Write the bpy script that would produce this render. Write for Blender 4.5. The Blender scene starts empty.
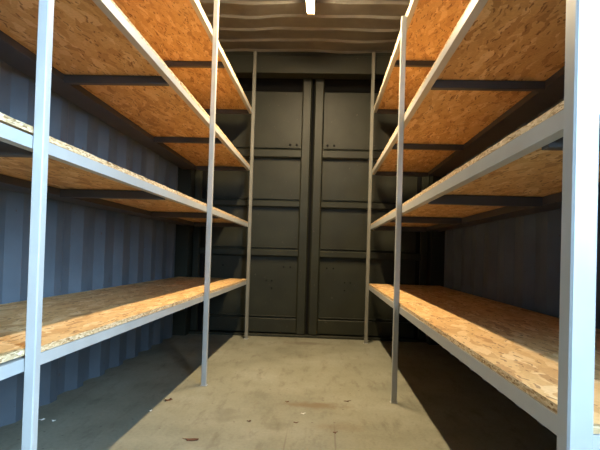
import bpy, math, random
from mathutils import Matrix, Vector
random.seed(7)
K = 1.013                     # metres per layout unit
S = bpy.context.scene
COL = S.collection

# ------------------------------------------------------------------ camera
F, CX, H, YAW, PIT, ROL, SY = 500.0, .1304, .7519, -.0471, .0169, .0300, 19.975
cam_d = bpy.data.cameras.new('camera'); cam = bpy.data.objects.new('camera', cam_d); COL.objects.link(cam)
ca, sa, cb, sb = math.cos(YAW), math.sin(YAW), math.cos(PIT), math.sin(PIT)
r0 = Vector((ca, -sa, 0)); f0 = Vector((sa, ca, 0)); fw = Vector((f0.x*cb, f0.y*cb, sb)); up = Vector((-f0.x*sb, -f0.y*sb, cb))
rr = r0*math.cos(ROL) + up*math.sin(ROL); uu = up*math.cos(ROL) - r0*math.sin(ROL)
cam.matrix_world = Matrix(((rr.x, uu.x, -fw.x, CX*K), (rr.y, uu.y, -fw.y, 0), (rr.z, uu.z, -fw.z, H*K), (0, 0, 0, 1)))
cam_d.sensor_width = 36; cam_d.lens = F/600*36; cam_d.shift_y = SY/600; cam_d.clip_start = .02
S.camera = cam

# ------------------------------------------------------------------ world, exposure
SKY = 70.0
W = bpy.data.worlds.new('sky'); S.world = W; W.use_nodes = True
nt = W.node_tree; nt.nodes.clear()
o = nt.nodes.new('ShaderNodeOutputWorld'); b = nt.nodes.new('ShaderNodeBackground')
b.inputs[0].default_value = (.52, .76, 1, 1); b.inputs[1].default_value = SKY
nt.links.new(b.outputs[0], o.inputs[0])
S.view_settings.view_transform = 'Standard'; S.view_settings.look = 'None'
S.view_settings.gamma = 1; S.view_settings.exposure = .1; S.view_settings.use_curve_mapping = False
LAMP_E = 515.0; LAMP_C = (1, .77, .46)
# portal in the added, unseen hatch of the right wall (sampling aid for the sky)
for nm, sx, sy, loc, rot in (('added_hatch_portal', 1.1, 1.4, (1.24, -.60, 1.60), (90, 0, 90)),):
    pd = bpy.data.lights.new(nm, 'AREA'); pd.shape = 'RECTANGLE'; pd.size = sx*K; pd.size_y = sy*K; pd.cycles.is_portal = True
    po = bpy.data.objects.new(nm, pd); COL.objects.link(po); po.location = tuple(c*K for c in loc); po.rotation_euler = tuple(math.radians(a) for a in rot)

# ------------------------------------------------------------------ materials
def mat(name):
    m = bpy.data.materials.new(name); m.use_nodes = True
    n = m.node_tree; bs = n.nodes['Principled BSDF']
    return m, n, bs
def N(n, t, **kw):
    x = n.nodes.new(t)
    for k, v in kw.items():
        if k.startswith('i_'):
            key = k[2:]; key = int(key) if key.isdigit() else key.replace('_', ' ')
            x.inputs[key].default_value = v
        else: setattr(x, k, v)
    return x
def ramp(n, src, stops):
    r = n.nodes.new('ShaderNodeValToRGB'); e = r.color_ramp.elements
    e[0].position, e[0].color = stops[0][0], (*stops[0][1], 1)
    e[1].position, e[1].color = stops[-1][0], (*stops[-1][1], 1)
    for p, c in stops[1:-1]:
        q = e.new(p); q.color = (*c, 1)
    n.links.new(src, r.inputs[0]); return r.outputs[0]
def mix(n, f, a, b, mode='MIX'):
    x = n.nodes.new('ShaderNodeMix'); x.data_type = 'RGBA'; x.blend_type = mode
    for sock, v in ((x.inputs[0], f), (x.inputs[6], a), (x.inputs[7], b)):
        if hasattr(v, 'links'): n.links.new(v, sock)
        elif isinstance(v, tuple): sock.default_value = (*v, 1)
        else: sock.default_value = v
    return x.outputs[2]
def bump(n, bs, h, s, d):
    q = N(n, 'ShaderNodeBump', i_Strength=s, i_Distance=d); n.links.new(h, q.inputs['Height']); n.links.new(q.outputs[0], bs.inputs['Normal'])
def paint(name, c, rough=.5, var=.18, scale=6, spec=.4, wear=None):
    m, n, bs = mat(name)
    tc = N(n, 'ShaderNodeTexCoord')
    nz = N(n, 'ShaderNodeTexNoise', i_Scale=scale, i_Detail=6.0); n.links.new(tc.outputs['Object'], nz.inputs['Vector'])
    lo = tuple(x*(1-var) for x in c); hi = tuple(min(1, x*(1+var)) for x in c)
    col = ramp(n, nz.outputs[0], [(.3, lo), (.7, hi)])
    if wear:
        n2 = N(n, 'ShaderNodeTexNoise', i_Scale=38.0, i_Detail=4.0); n.links.new(tc.outputs['Object'], n2.inputs['Vector'])
        f = ramp(n, n2.outputs[0], [(.70, (0, 0, 0)), (.74, (1, 1, 1))])
        col = mix(n, f, col, wear)
    n.links.new(col, bs.inputs['Base Color'])
    bs.inputs['Roughness'].default_value = rough; bs.inputs['Specular IOR Level'].default_value = spec
    bump(n, bs, nz.outputs[0], .15, .004)
    return m
def osb(name, edge=False):
    m, n, bs = mat(name)
    tc = N(n, 'ShaderNodeTexCoord'); oi = N(n, 'ShaderNodeObjectInfo')
    ad = N(n, 'ShaderNodeVectorMath', operation='SCALE'); ad.inputs[3].default_value = 37.0
    cx = N(n, 'ShaderNodeCombineXYZ'); 
    for i in range(2): n.links.new(oi.outputs['Random'], cx.inputs[i])
    n.links.new(cx.outputs[0], ad.inputs[0])
    a2 = N(n, 'ShaderNodeVectorMath', operation='ADD'); n.links.new(tc.outputs['Object'], a2.inputs[0]); n.links.new(ad.outputs[0], a2.inputs[1])
    wz = N(n, 'ShaderNodeTexNoise', i_Scale=9.0, i_Detail=3.0); n.links.new(a2.outputs[0], wz.inputs['Vector'])
    wv = N(n, 'ShaderNodeMix'); wv.data_type = 'VECTOR'; wv.inputs[0].default_value = .06 if not edge else 0
    n.links.new(a2.outputs[0], wv.inputs[4]); n.links.new(wz.outputs[1], wv.inputs[5])
    src = wv.outputs[1]
    layers = []
    angs = (.15, -.55, .95, 1.7)
    for k, a in enumerate(angs):
        mp = N(n, 'ShaderNodeMapping'); n.links.new(src, mp.inputs[0])
        mp.inputs['Rotation'].default_value = (0, 0, a); mp.inputs['Location'].default_value = (k*3.3, k*1.7, k*2.0)
        mp.inputs['Scale'].default_value = (42, 9.5, 42) if not edge else (40, 60, 260)
        v = N(n, 'ShaderNodeTexVoronoi', i_Scale=1.0); n.links.new(mp.outputs[0], v.inputs['Vector'])
        layers.append((v.outputs['Color'], v.outputs['Distance']))
    # pick a layer for each patch
    def chan(c):
        s = N(n, 'ShaderNodeSeparateColor'); n.links.new(c, s.inputs[0]); return s.outputs
    c0 = chan(layers[0][0]); c1 = chan(layers[1][0]); c2 = chan(layers[2][0]); c3 = chan(layers[3][0])
    def gt(s, t):
        q = N(n, 'ShaderNodeMath', operation='GREATER_THAN'); n.links.new(s, q.inputs[0]); q.inputs[1].default_value = t; return q.outputs[0]
    def fmix(f, a, b):
        q = N(n, 'ShaderNodeMix'); n.links.new(f, q.inputs[0]); n.links.new(a, q.inputs[2]); n.links.new(b, q.inputs[3]); return q.outputs[0]
    v = fmix(gt(c1[1], .5), c0[0], c1[0]); v = fmix(gt(c2[1], .55), v, c2[0]); v = fmix(gt(c3[1], .72), v, c3[0])
    if edge:
        col = ramp(n, v, [(0, (.30, .17, .07)), (.3, (.58, .40, .21)), (.7, (.76, .58, .36)), (1, (.85, .70, .48))])
    else:
        col = ramp(n, v, [(0, (.42, .23, .09)), (.10, (.55, .32, .13)), (.4, (.65, .405, .175)), (.75, (.69, .45, .21)), (1, (.80, .58, .32))])
        # thin dark slivers
        for q, (a, t) in enumerate(((.3, .15), (-.45, .12), (1.2, .10))):
            mp = N(n, 'ShaderNodeMapping'); n.links.new(src, mp.inputs[0])
            mp.inputs['Rotation'].default_value = (0, 0, a); mp.inputs['Location'].default_value = (q*5.1, q*2.3, 1.0); mp.inputs['Scale'].default_value = (105, 17, 105)
            vo = N(n, 'ShaderNodeTexVoronoi', i_Scale=1.0); n.links.new(mp.outputs[0], vo.inputs['Vector'])
            sc = chan(vo.outputs['Color'])
            l1 = N(n, 'ShaderNodeMath', operation='LESS_THAN'); n.links.new(vo.outputs['Distance'], l1.inputs[0]); l1.inputs[1].default_value = .33
            l2 = N(n, 'ShaderNodeMath', operation='LESS_THAN'); n.links.new(sc[0], l2.inputs[0]); l2.inputs[1].default_value = t
            l3 = N(n, 'ShaderNodeMath', operation='MULTIPLY'); n.links.new(l1.outputs[0], l3.inputs[0]); n.links.new(l2.outputs[0], l3.inputs[1])
            l4 = N(n, 'ShaderNodeMath', operation='MULTIPLY'); n.links.new(l3.outputs[0], l4.inputs[0]); l4.inputs[1].default_value = .72
            col = mix(n, l4.outputs[0], col, (.19, .085, .03))
    # fine grain
    g = N(n, 'ShaderNodeTexNoise', i_Scale=120.0, i_Detail=4.0); n.links.new(a2.outputs[0], g.inputs['Vector'])
    gr = ramp(n, g.outputs[0], [(.3, (.84, .82, .78)), (.7, (1.0, 1.0, 1.0))])
    col = mix(n, 1.0, col, gr, 'MULTIPLY')
    n.links.new(col, bs.inputs['Base Color'])
    bs.inputs['Roughness'].default_value = .62; bs.inputs['Specular IOR Level'].default_value = .3
    bump(n, bs, v, .35, .0016)
    return m
M = {}
M['steel'] = paint('grey_painted_steel', (.42, .43, .425), .42, .06, 9)
M['shaded_steel'] = paint('shade_darkened_grey_steel', (.17, .17, .15), .5, .1, 9)  # darker copy of the post steel, dimness near the doors put into its colour
M['beam'] = paint('dark_grey_painted_steel', (.062, .060, .064), .5, .12, 9)
M['wall'] = paint('blue_grey_container_paint', (.105, .135, .170), .6, .16, 4, .3, (.10, .075, .06))
M['door'] = paint('dark_olive_door_paint', (.021, .0225, .0145), .48, .22, 5, .3, (.06, .05, .04))
M['roof'] = paint('grey_brown_roof_paint', (.12, .117, .11), .55, .16, 7, .3)
M['rubber'] = paint('black_rubber', (.008, .008, .008), .9, .1, 6, .1)
M['osb'] = osb('strand_board'); M['osb_edge'] = osb('strand_board_edge', True)
M['leaf'] = paint('dry_leaf', (.09, .035, .018), .7, .35, 60)
M['chip'] = paint('pale_paint_chip', (.75, .74, .7), .6, .05)
M['ground'] = paint('grey_asphalt', (.09, .09, .09), .9, .2, 8)
M['lamp_body'] = paint('white_lamp_housing', (.75, .74, .70), .4, .03)
m, n, bs = mat('lit_tube'); n.nodes.remove(bs)
em = N(n, 'ShaderNodeEmission'); em.inputs[0].default_value = (*LAMP_C, 1); em.inputs[1].default_value = LAMP_E
n.links.new(em.outputs[0], n.nodes['Material Output'].inputs[0]); M['tube'] = m
def floor_mat():
    m, n, bs = mat('worn_painted_floor')
    tc = N(n, 'ShaderNodeTexCoord'); P = tc.outputs['Object']
    big = N(n, 'ShaderNodeTexNoise', i_Scale=2.2, i_Detail=8.0, i_Roughness=.6); n.links.new(P, big.inputs['Vector'])
    col = ramp(n, big.outputs[0], [(.28, (.175, .175, .135)), (.5, (.238, .238, .185)), (.72, (.29, .29, .24))])
    fine = N(n, 'ShaderNodeTexNoise', i_Scale=70.0, i_Detail=3.0); n.links.new(P, fine.inputs['Vector'])
    col = mix(n, 1.0, col, ramp(n, fine.outputs[0], [(.3, (.86, .86, .86)), (.65, (1, 1, 1))]), 'MULTIPLY')
    # dirt smears dragged along the length
    mp = N(n, 'ShaderNodeMapping'); mp.inputs['Scale'].default_value = (5, 1.4, 1); n.links.new(P, mp.inputs[0])
    sm = N(n, 'ShaderNodeTexNoise', i_Scale=3.0, i_Detail=7.0, i_Roughness=.7); n.links.new(mp.outputs[0], sm.inputs['Vector'])
    col = mix(n, ramp(n, sm.outputs[0], [(.52, (0, 0, 0)), (.70, (.6, .6, .6))]), col, (.11, .095, .07))
    # dark specks
    sp = N(n, 'ShaderNodeTexVoronoi', i_Scale=20.0); n.links.new(P, sp.inputs['Vector'])
    sc = N(n, 'ShaderNodeSeparateColor'); n.links.new(sp.outputs['Color'], sc.inputs[0])
    g1 = N(n, 'ShaderNodeMath', operation='LESS_THAN'); n.links.new(sp.outputs['Distance'], g1.inputs[0]); g1.inputs[1].default_value = .10
    g2 = N(n, 'ShaderNodeMath', operation='LESS_THAN'); n.links.new(sc.outputs[0], g2.inputs[0]); g2.inputs[1].default_value = .24
    g3 = N(n, 'ShaderNodeMath', operation='MULTIPLY'); n.links.new(g1.outputs[0], g3.inputs[0]); n.links.new(g2.outputs[0], g3.inputs[1])
    g4 = N(n, 'ShaderNodeMath', operation='MULTIPLY'); n.links.new(g3.outputs[0], g4.inputs[0]); g4.inputs[1].default_value = .7
    col = mix(n, g4.outputs[0], col, (.09, .075, .055))
    # stains with places of their own
    def blob(cx, cy, rx, ry, colr, amt, wob=.5):
        nonlocal col
        mp = N(n, 'ShaderNodeMapping'); n.links.new(P, mp.inputs[0])
        mp.inputs['Location'].default_value = (-cx*K/(rx*K), -cy*K/(ry*K), 0); mp.inputs['Scale'].default_value = (1/(rx*K), 1/(ry*K), 0)
        ln = N(n, 'ShaderNodeVectorMath', operation='LENGTH'); n.links.new(mp.outputs[0], ln.inputs[0])
        nn = N(n, 'ShaderNodeTexNoise', i_Scale=14.0, i_Detail=6.0); n.links.new(P, nn.inputs['Vector'])
        mu = N(n, 'ShaderNodeMath', operation='MULTIPLY_ADD'); n.links.new(nn.outputs[0], mu.inputs[0]); mu.inputs[1].default_value = wob*2; n.links.new(ln.outputs['Value'], mu.inputs[2])
        f = ramp(n, mu.outputs[0], [(.35+wob*.6, (amt,)*3), (1.0, (0, 0, 0))])
        col = mix(n, f, col, colr)
    blob(.12, 2.50, .34, .12, (.15, .10, .055), .7, .45)
    blob(.22, 2.2, .22, .12, (.16, .11, .065), .4, .4)
    blob(.20, 2.05, .006, .30, (.12, .10, .08), .6, .15)
    blob(.0, 1.95, .006, .28, (.13, .11, .09), .5, .2)
    blob(-.30, 2.3, .16, .26, (.13, .12, .09), .5, .5)
    blob(-.05, 2.2, .12, .18, (.13, .12, .09), .5, .5)
    blob(.0, 4.2, .5, .22, (.12, .10, .07), .7, .5)
    n.links.new(col, bs.inputs['Base Color'])
    bs.inputs['Roughness'].default_value = .62; bs.inputs['Specular IOR Level'].default_value = .3
    bump(n, bs, fine.outputs[0], .12, .003)
    return m
M['floor'] = floor_mat()

# ------------------------------------------------------------------ mesh helpers (coordinates in layout units)
class MB:
    def __init__(s): s.v, s.f, s.m = [], [], []
    def poly(s, vs, fs, mi=0):
        b = len(s.v); s.v += [tuple(c*K for c in v) for v in vs]
        for i, f in enumerate(fs):
            s.f.append(tuple(b+i for i in f)); s.m.append(mi[i] if isinstance(mi, (list, tuple)) else mi)
    def box(s, x0, x1, y0, y1, z0, z1, mi=0, ch=0):
        if ch: # chamfered along the longest axis
            d = (x1-x0, y1-y0, z1-z0); ax = d.index(max(d))
            a, b_ = [i for i in range(3) if i != ax]
            lo, hi = (x0, y0, z0), (x1, y1, z1)
            pr = []
            A0, A1, B0, B1 = lo[a], hi[a], lo[b_], hi[b_]
            for (p, q) in ((A0+ch, B0), (A1-ch, B0), (A1, B0+ch), (A1, B1-ch), (A1-ch, B1), (A0+ch, B1), (A0, B1-ch), (A0, B0+ch)): pr.append((p, q))
            vs = []
            for t in (lo[ax], hi[ax]):
                for p, q in pr:
                    c = [0, 0, 0]; c[ax] = t; c[a] = p; c[b_] = q; vs.append(tuple(c))
            s.poly(vs, [(i, (i+1) % 8, 8+(i+1) % 8, 8+i) for i in range(8)] + [tuple(range(7, -1, -1)), tuple(range(8, 16))], mi)
            return
        s.poly([(x, y, z) for x in (x0, x1) for y in (y0, y1) for z in (z0, z1)],
               [(0, 1, 3, 2), (4, 6, 7, 5), (0, 4, 5, 1), (2, 3, 7, 6), (0, 2, 6, 4), (1, 5, 7, 3)], mi)
    def hexa(s, x0, x1, y0, y1, za0, za1, zb0, zb1, mi=0, x2=None):
        """box whose bottom/top heights differ at its two ends (y0: za, y1: zb)"""
        x2 = x2 or (x0, x1)
        s.poly([(x0, y0, za0), (x0, y0, za1), (x2[0], y1, zb0), (x2[0], y1, zb1), (x1, y0, za0), (x1, y0, za1), (x2[1], y1, zb0), (x2[1], y1, zb1)],
               [(0, 1, 3, 2), (4, 6, 7, 5), (0, 4, 5, 1), (2, 3, 7, 6), (0, 2, 6, 4), (1, 5, 7, 3)], mi)
    def cyl(s, c, ax, r, L, n=12, mi=0, r2=None):
        r2 = r if r2 is None else r2; vs = []
        a, b_ = [i for i in range(3) if i != ax]
        for t, rad in ((0, r), (L, r2)):
            for k in range(n):
                th = 2*math.pi*k/n; p = list(c); p[ax] += t; p[a] += rad*math.cos(th); p[b_] += rad*math.sin(th); vs.append(tuple(p))
        s.poly(vs, [(i, (i+1) % n, n+(i+1) % n, n+i) for i in range(n)] + [tuple(range(n-1, -1, -1)), tuple(range(n, 2*n))], mi)
    def build(s, name, mats, parent=None, smooth=False):
        me = bpy.data.meshes.new(name); me.from_pydata(s.v, [], s.f); me.update()
        import bmesh
        bm = bmesh.new(); bm.from_mesh(me); bmesh.ops.recalc_face_normals(bm, faces=bm.faces); bm.to_mesh(me); bm.free()
        for m_ in (mats if isinstance(mats, (list, tuple)) else [mats]): me.materials.append(m_)
        me.polygons.foreach_set('material_index', s.m)
        if smooth: me.polygons.foreach_set('use_smooth', [True]*len(me.polygons))
        o = bpy.data.objects.new(name, me); COL.objects.link(o)
        if parent is not None:
            o.parent = parent
            o.matrix_parent_inverse = Matrix.Translation(-Vector(parent.location)) if parent.type == 'EMPTY' else Matrix()
        return o
def empty(name, loc):
    o = bpy.data.objects.new(name, None); COL.objects.link(o); o.location = tuple(c*K for c in loc); o.empty_display_size = .1; return o
def tag(o, label=None, cat=None, group=None, kind=None):
    for k, v in (('label', label), ('category', cat), ('group', group), ('kind', kind)):
        if v: o[k] = v
    return o

# ------------------------------------------------------------------ the container
XW, ZC, YD, YF = 1.15, 2.54, 4.49, -1.30
PIT_W, DW = .267, .034
def wall_mesh(side):
    mb = MB(); ys = []
    # profile along y: inner flat, slope away, outer flat, slope back; slopes that face the camera centred on the seen bright bands
    y = YD+.02; base = 2.572
    # period start such that the slope facing -y (wall steps inwards as y grows) is centred at base + k*pitch
    k0 = int((YF-base)/PIT_W)-1; k1 = int((YD-base)/PIT_W)+2
    prof = []
    for k in range(k0, k1+1):
        c = base + k*PIT_W
        prof += [(c-.033, DW), (c+.033, 0), (c+.033+.066, 0), (c+.033+.132, DW)]
    prof = [(a, d) for a, d in prof if YF < a < YD]
    y_start = YF if side < 0 else .01
    prof = [p for p in prof if p[0] > y_start]
    prof = [(y_start, prof[0][1])] + prof + [(YD+.02, prof[-1][1])]
    vs = []; nz = 5
    for a, d in prof:
        for j in range(nz+1):
            z = ZC*j/nz
            vs.append((side*(XW+d+.002*math.sin(a*3.1+z*2)), a, z))
    n = nz+1; fs = []
    for i in range(len(prof)-1):
        for j in range(nz): fs.append((i*n+j, (i+1)*n+j, (i+1)*n+j+1, i*n+j+1))
    # outer skin for thickness
    mb.poly(vs, fs)
    mb.box(min(side*(XW+.05), side*(XW+.07)), max(side*(XW+.05), side*(XW+.07)), y_start, YD+.1, 0, ZC+.05)
    if side > 0:  # unseen hatch added for daylight, sill raised to darken the space under the racks
        mb.box(XW-.01, XW+.07, -.05, .01, 0, ZC+.02); mb.box(XW-.01, XW+.07, -1.17, -.05, 2.30, ZC+.02); mb.box(XW-.01, XW+.07, -1.17, -.05, 0, .90); mb.box(XW-.01, XW+.07, YF, -1.17, 0, ZC+.02)
    return mb
for side, nm in ((-1, 'left'), (1, 'right')):
    w = wall_mesh(side).build('wall_'+nm, M['wall']); tag(w, kind='structure')
    mb = MB(); mb.box(min(side*(XW-.03), side*(XW+.05)), max(side*(XW-.03), side*(XW+.05)), YF, YD-.1, ZC-.05, ZC+.03); tag(mb.build('trim_'+('1' if side < 0 else '2'), M['wall']), kind='structure')
mb = MB(); mb.box(-XW-.07, XW+.07, YF-.02, YD+.14, -.06, 0); tag(mb.build('floor', M['floor']), kind='structure')
# roof: ribs run across, each rib slightly dented
mb = MB(); prof = []; base = 4.35; pit = .2115
for k in range(-28, 1):
    c = base + k*pit
    prof += [(c-.010, .0), (c, -.017), (c+.022, -.017), (c+.045, .0)]
prof = [(a, d) for a, d in prof if YF < a < YD-.13]
prof = [(YF, 0)] + prof + [(YD+.1, 0)]
NX = 24; vs = []; fs = []
for a, d in prof:
    for j in range(NX+1):
        x = -XW-.05 + (2*XW+.1)*j/NX
        dent = .006*math.sin(x*5.3+a*2.1) + .004*math.sin(x*11+a*7.7) - .008*math.exp(-((x+.45)/.07)**2)
        vs.append((x, a, ZC + d + dent - .004*math.cos(x*2.2)))
for i in range(len(prof)-1):
    for j in range(NX): fs.append((i*(NX+1)+j, (i+1)*(NX+1)+j, (i+1)*(NX+1)+j+1, i*(NX+1)+j+1))
mb.poly(vs, fs); mb.box(-XW-.07, XW+.07, YF, YD+.14, ZC+.05, ZC+.07)
tag(mb.build('ceiling', M['roof'], smooth=False), kind='structure')
# door header, corner posts, threshold
mb = MB(); mb.box(-XW-.05, XW+.05, YD-.17, YD-.05, 2.32, ZC-.065, ch=.004); mb.box(-XW-.05, XW+.05, YD-.13, YD+.1, 2.36, ZC+.03, ch=.004); tag(mb.build('trim_3', M['door']), kind='structure')
for side, k in ((-1, 4), (1, 5)):
    mb = MB(); a, b_ = sorted((side*1.06, side*(XW+.06))); mb.box(a, b_, YD-.13, YD+.1, 0, 2.38, ch=.006); tag(mb.build('trim_%d' % k, M['door']), kind='structure')
mb = MB(); mb.box(-1.06, 1.06, YD-.02, YD+.12, 0, .022, ch=.004); tag(mb.build('trim_6', M['door']), kind='structure')
mb = MB(); mb.box(-XW-.07, XW+.07, YD+.12, YD+.14, 0, ZC+.05); tag(mb.build('wall_back', M['rubber']), kind='structure')

def leaf(side, idx):
    """one cargo door leaf seen from inside: sheets recessed behind stiles and cross members"""
    g = side
    d = empty('door_%d' % idx, (g*.54, YD, .02)); tag(d, kind='structure')
    def bx(name, xa, xb, ya, yb, za, zb, ch=.004, mt='door'):
        a, b_ = sorted((g*xa, g*xb)); m_ = MB(); m_.box(a, b_, ya, yb, za, zb, ch=ch); return m_.build(name, M[mt], d)
    bx('inner_stile', .013, .098, YD-.012, YD+.06, .03, 2.37, .01)
    bx('outer_stile', .99, 1.055, YD-.012, YD+.06, .03, 2.37, .008)
    bx('gasket', .000, .013, YD+.04, YD+.05, .03, 2.31, .003, 'rubber')
    bx('gasket', .955, .99, YD+.015, YD+.05, .03, 2.31, .003, 'rubber')
    for z0, z1 in ((.714, .782), (1.160, 1.224), (1.609, 1.690)):
        bx('cross_member', .098, .99, YD-.004, YD+.055, z0+.004, z1, .010)
    bx('bottom_rail', .098, .99, YD+.018, YD+.055, .03, .16, .006)
    bx('top_shade_strip', .098, .99, YD+.085, YD+.10, 2.20, 2.37, .006, 'rubber')  # black strip stands in for the shade below the header
    for z0, z1 in ((.16, .714), (.782, 1.16), (1.224, 1.609), (1.690, 2.215)):
        p = bx('door_panel', .098, .99, YD+.042, YD+.058, z0-.01, z1+.01, .004)
        # folded lip above each cross member, catches the lamp
        bx('panel_lip', .107, .985, YD+.026, YD+.046, z0+.012, z0+.022, .003)
    def bolt(x, z, r=.010): 
        m_ = MB(); m_.cyl((g*x, YD+.032, z), 1, r, .012, 10); m_.build('bolt', M['rubber'], d)
    for x in (.14, .20, .80): bolt(x, 1.738)
    for x in (.165, .225, .78): bolt(x, .625, .007)
    for x, z in ((.33, .50), (.33, .43), (.38, .50)): bolt(x, z, .006)
leaf(-1, 1); leaf(1, 2)

# the unseen end behind the camera, shut so daylight enters by the hatch alone
mb = MB(); mb.box(-XW-.05, XW, YF-.06, YF, 0, 2.33); 
for z in (.3, .8, 1.3, 1.8): mb.box(-XW, XW, YF-.01, YF+.02, z, z+.07)
mb.box(-XW-.05, XW+.05, YF-.06, YF+.02, 2.33, ZC+.05)
mb.box(XW, XW+.07, YF-.06, YF+.02, 0, 2.33)
tag(mb.build('wall_front', M['door']), kind='structure')
mb = MB(); mb.box(-30, 30, -34, YF-.02, -.10, -.05); mb.box(XW+.08, 30, YF-.02, 12, -.10, -.05); tag(mb.build('ground', M['ground'], ), kind='structure')

# ------------------------------------------------------------------ racks
BT = .0150
RK = {
 -1: dict(posts=[(-.13, .0265, 2.50), (1.082, .0245, 2.50), (2.762, .027, 2.50), (4.298, .028, 2.50)], rail=.0285,
          hs=[.4713, .9688, 1.4595, 1.9598], ys=(-.13, 4.33), joints=[-.13, 1.12, 2.195, 3.25, 4.328], beams=[.10, 1.14, 2.08, 3.21, 4.296]),
  1: dict(posts=[(.763, .038, 2.50), (2.588, .027, 1.995), (4.290, .028, 2.50)], rail=.033,
          hs=[.4622, .9744, 1.4460, 1.9821], ys=(.763, 4.33), joints=[.768, 2.06, 3.20, 4.328], beams=[.97, 2.04, 3.21, 4.290]),
}
XR = .5265   # the rails run just outboard of the posts
XB = 1.13   # outer edge of the decks
def hgt(sd, i, y): return RK[sd]['hs'][i]
for sd in (-1, 1):
    R = RK[sd]
    rack = empty('storage_rack', (sd*.8, (R['ys'][0]+R['ys'][1])/2, 0))
    tag(rack, ('grey steel rack with four wood-strand decks along the left wall, slender foremost post'
               if sd < 0 else 'grey steel rack with four wood-strand decks along the right wall, thick foremost post'),
        'rack', 'storage racks along the container walls')
    def bx(name, xa, xb, *r, mt='steel', ch=0, par=None):
        a, b_ = sorted((sd*xa, sd*xb)); m_ = MB(); m_.box(a, b_, *r, ch=ch); return m_.build(name, M[mt], par or rack)
    px = {}
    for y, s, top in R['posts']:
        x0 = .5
        p = bx('post', x0, x0+s, y, y+s, 0, top, ch=s*.09, mt='shaded_steel' if y > 4 else 'steel')
        if y > 4: p['label'] = 'grey post beside the doors, shade put into its colour'
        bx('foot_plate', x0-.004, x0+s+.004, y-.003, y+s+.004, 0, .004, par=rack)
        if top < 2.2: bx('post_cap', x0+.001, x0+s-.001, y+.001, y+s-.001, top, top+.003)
        
    for i in range(4):
        ps = [p[0] for p in R['posts']]; rh = R['rail'] - (.005 if sd > 0 and i > 1 else 0)
        segs = list(zip(ps[:-1], ps[1:]))
        for k, (a, b_) in enumerate(segs):
            y0 = a + .003; y1 = b_ + .003
            if k == len(segs)-1: y1 = b_ + .028
            for nm, xa, xb, mt in (('front_rail', XR, XR+.026, 'steel'), ('rear_rail', 1.00, 1.127, 'beam')):
                m_ = MB(); m_.hexa(sd*xa, sd*xb, y0, y1, hgt(sd, i, y0), hgt(sd, i, y0)+rh, hgt(sd, i, y1), hgt(sd, i, y1)+rh); m_.build(nm, M[mt], rack)
        for y in R['beams']:
            z = hgt(sd, i, y)
            bx('cross_beam', XR+.026, 1.00, y, y+.03, z-.006, z+rh-.0005, mt='beam', ch=.002)
        y = R['ys'][0]   # end beam facing the end behind the camera
        z = R['hs'][i]; bx('end_beam', XR+.026, 1.00, y+.004, y+.034, z+.002, z+rh-.0005, ch=.002)
        J = R['joints']
        for k in range(len(J)-1):
            y0, y1 = J[k]+.0015, J[k+1]-.0015
            lift = .0006 + random.random()*.0012 + (.006 if (sd < 0 and k == 0) else 0)
            xj = random.uniform(-.0015, .0025)
            z0, z1 = hgt(sd, i, y0)+rh+lift, hgt(sd, i, y1)+rh+lift
            # subdivided front edge with small chips and splinters
            m_ = MB(); nseg = 26; vs = []; fs = []; mi = []
            for j in range(nseg+1):
                t = j/nseg; y = y0+(y1-y0)*t; z = z0+(z1-z0)*t
                e = random.uniform(0, .0022) * (1 if 0 < j < nseg else 0)
                xf = sd*(XR+xj+e); dz = random.uniform(0, .0012)
                vs += [(xf, y, z), (xf+sd*random.uniform(0, .0012), y, z+BT-dz), (sd*XB, y, z), (sd*XB, y, z+BT)]
            for j in range(nseg):
                a = j*4; b_ = a+4
                fs += [(a, b_, b_+1, a+1), (a+1, b_+1, b_+3, a+3), (a+3, b_+3, b_+2, a+2), (a+2, b_+2, b_, a)]; mi += [1, 0, 1, 0]
            fs += [(0, 1, 3, 2), tuple(x+nseg*4 for x in (0, 2, 3, 1))]; mi += [1, 1]
            m_.poly(vs, fs, mi); m_.build('deck_board', [M['osb'], M['osb_edge']], rack)

# ------------------------------------------------------------------ lamp on the roof
L0, L1 = 2.25, 3.52; LX = -.008
lamp = empty('tube_lamp', (LX, (L0+L1)/2, 2.50))
tag(lamp, 'bright warm tube lamp under the ribbed roof along the middle of the aisle', 'lamp')
mb = MB(); mb.box(LX-.030, LX+.030, L0, L1, 2.465, 2.515, ch=.005); mb.build('housing', M['lamp_body'], lamp)
mb = MB(); n_ = 10; vs = []
for y in (L0+.012, L1-.012):
    for k in range(n_+1):
        t = math.pi*k/n_; vs.append((LX-.024*math.cos(t), y, 2.465-.011*math.sin(t)))
mb.poly(vs, [(k, k+1, n_+2+k, n_+1+k) for k in range(n_)] + [tuple(range(n_+1)), tuple(range(2*n_+1, n_, -1))]); mb.build('diffuser', M['tube'], lamp, smooth=True)
for y in (L0, L1-.012):
    mb = MB(); mb.box(LX-.024, LX+.024, y-.004, y+.016, 2.449, 2.471); mb.build('end_cap', M['lamp_body'], lamp)

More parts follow.
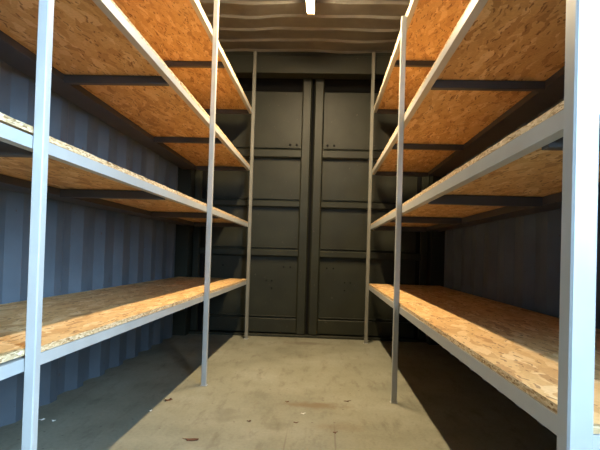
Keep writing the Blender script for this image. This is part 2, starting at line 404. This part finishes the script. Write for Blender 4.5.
# ------------------------------------------------------------------ litter on the floor
def at_floor(px, py):
    """floor point seen at a pixel of the photograph"""
    u = (px-300)/F; v = (py-225-SY)/F; c, s = math.cos(ROL), math.sin(ROL)
    u, v = u*c+v*s, -u*s+v*c
    d = r0*u + fw - up*v; t = -H/d.z
    return CX+d.x*t, d.y*t
def flake(name, px, py, L, Wd, ang, mt, label, cat, group=None, curl=.004):
    x, y = at_floor(px, py); m_ = MB(); n = 9; vs = []
    for layer in (0, 1):
        for k in range(n):
            th = 2*math.pi*k/n; r = 1 + .35*math.sin(k*2.7+px) 
            a = L/2*r*math.cos(th); b_ = Wd/2*r*math.sin(th)
            vs.append((x+a*math.cos(ang)-b_*math.sin(ang), y+a*math.sin(ang)+b_*math.cos(ang), (.0004 if layer == 0 else .0018)+curl*(abs(math.cos(th))**2)))
    vs += [(x, y, .0004), (x, y, .0030)]
    fs = [(k, (k+1) % n, n+(k+1) % n, n+k) for k in range(n)] + [((k+1) % n, k, 2*n) for k in range(n)] + [(n+k, n+(k+1) % n, 2*n+1) for k in range(n)]
    m_.poly(vs, fs); o = m_.build(name, M[mt]); tag(o, label, cat, group); return o
flake('dead_leaf', 168, 400.5, .040, .030, .5, 'leaf', 'small dark crumpled leaf on the floor at the edge of the left rack shadow', 'leaf', 'dead leaves on the floor', .010)
flake('dead_leaf', 192, 440, .062, .026, .1, 'leaf', 'largest reddish brown leaf lying flat on the floor in front', 'leaf', 'dead leaves on the floor')
flake('dead_leaf', 249, 421.5, .018, .014, .7, 'leaf', 'tiny dark leaf scrap on the floor between the large leaf and the rust stain', 'leaf', 'dead leaves on the floor')
flake('dead_leaf', 287, 402, .018, .012, .3, 'leaf', 'tiny dark leaf scrap on the floor left of the rust stain', 'leaf', 'dead leaves on the floor')
flake('dead_leaf', 347, 401.5, .034, .010, .4, 'leaf', 'thin dark leaf sliver at the right end of the rust stain', 'leaf', 'dead leaves on the floor')
flake('dead_leaf', 335, 433, .018, .014, .2, 'leaf', 'small dark leaf scrap in the front right of the lit floor', 'leaf', 'dead leaves on the floor')
flake('dead_leaf', 296, 423, .020, .008, .1, 'leaf', 'slim dark leaf scrap on the floor in front of the rust stain', 'leaf', 'dead leaves on the floor')
flake('paint_chip', 303, 414, .020, .012, .3, 'chip', 'white paint chip on the lit floor in front of the rust stain', 'chip', 'white paint chips on the floor')
flake('paint_chip', 150.5, 411, .014, .010, .9, 'chip', 'white paint chip on the edge of the left rack shadow', 'chip', 'white paint chips on the floor')
flake('paint_chip', 42, 420, .022, .012, .9, 'chip', 'white paint chip in the shade below the left rack, nearest the wall', 'chip', 'white paint chips on the floor')
flake('paint_chip', 54, 421, .018, .012, .2, 'chip', 'white paint chip in the shade below the left rack, farther from the wall', 'chip', 'white paint chips on the floor')
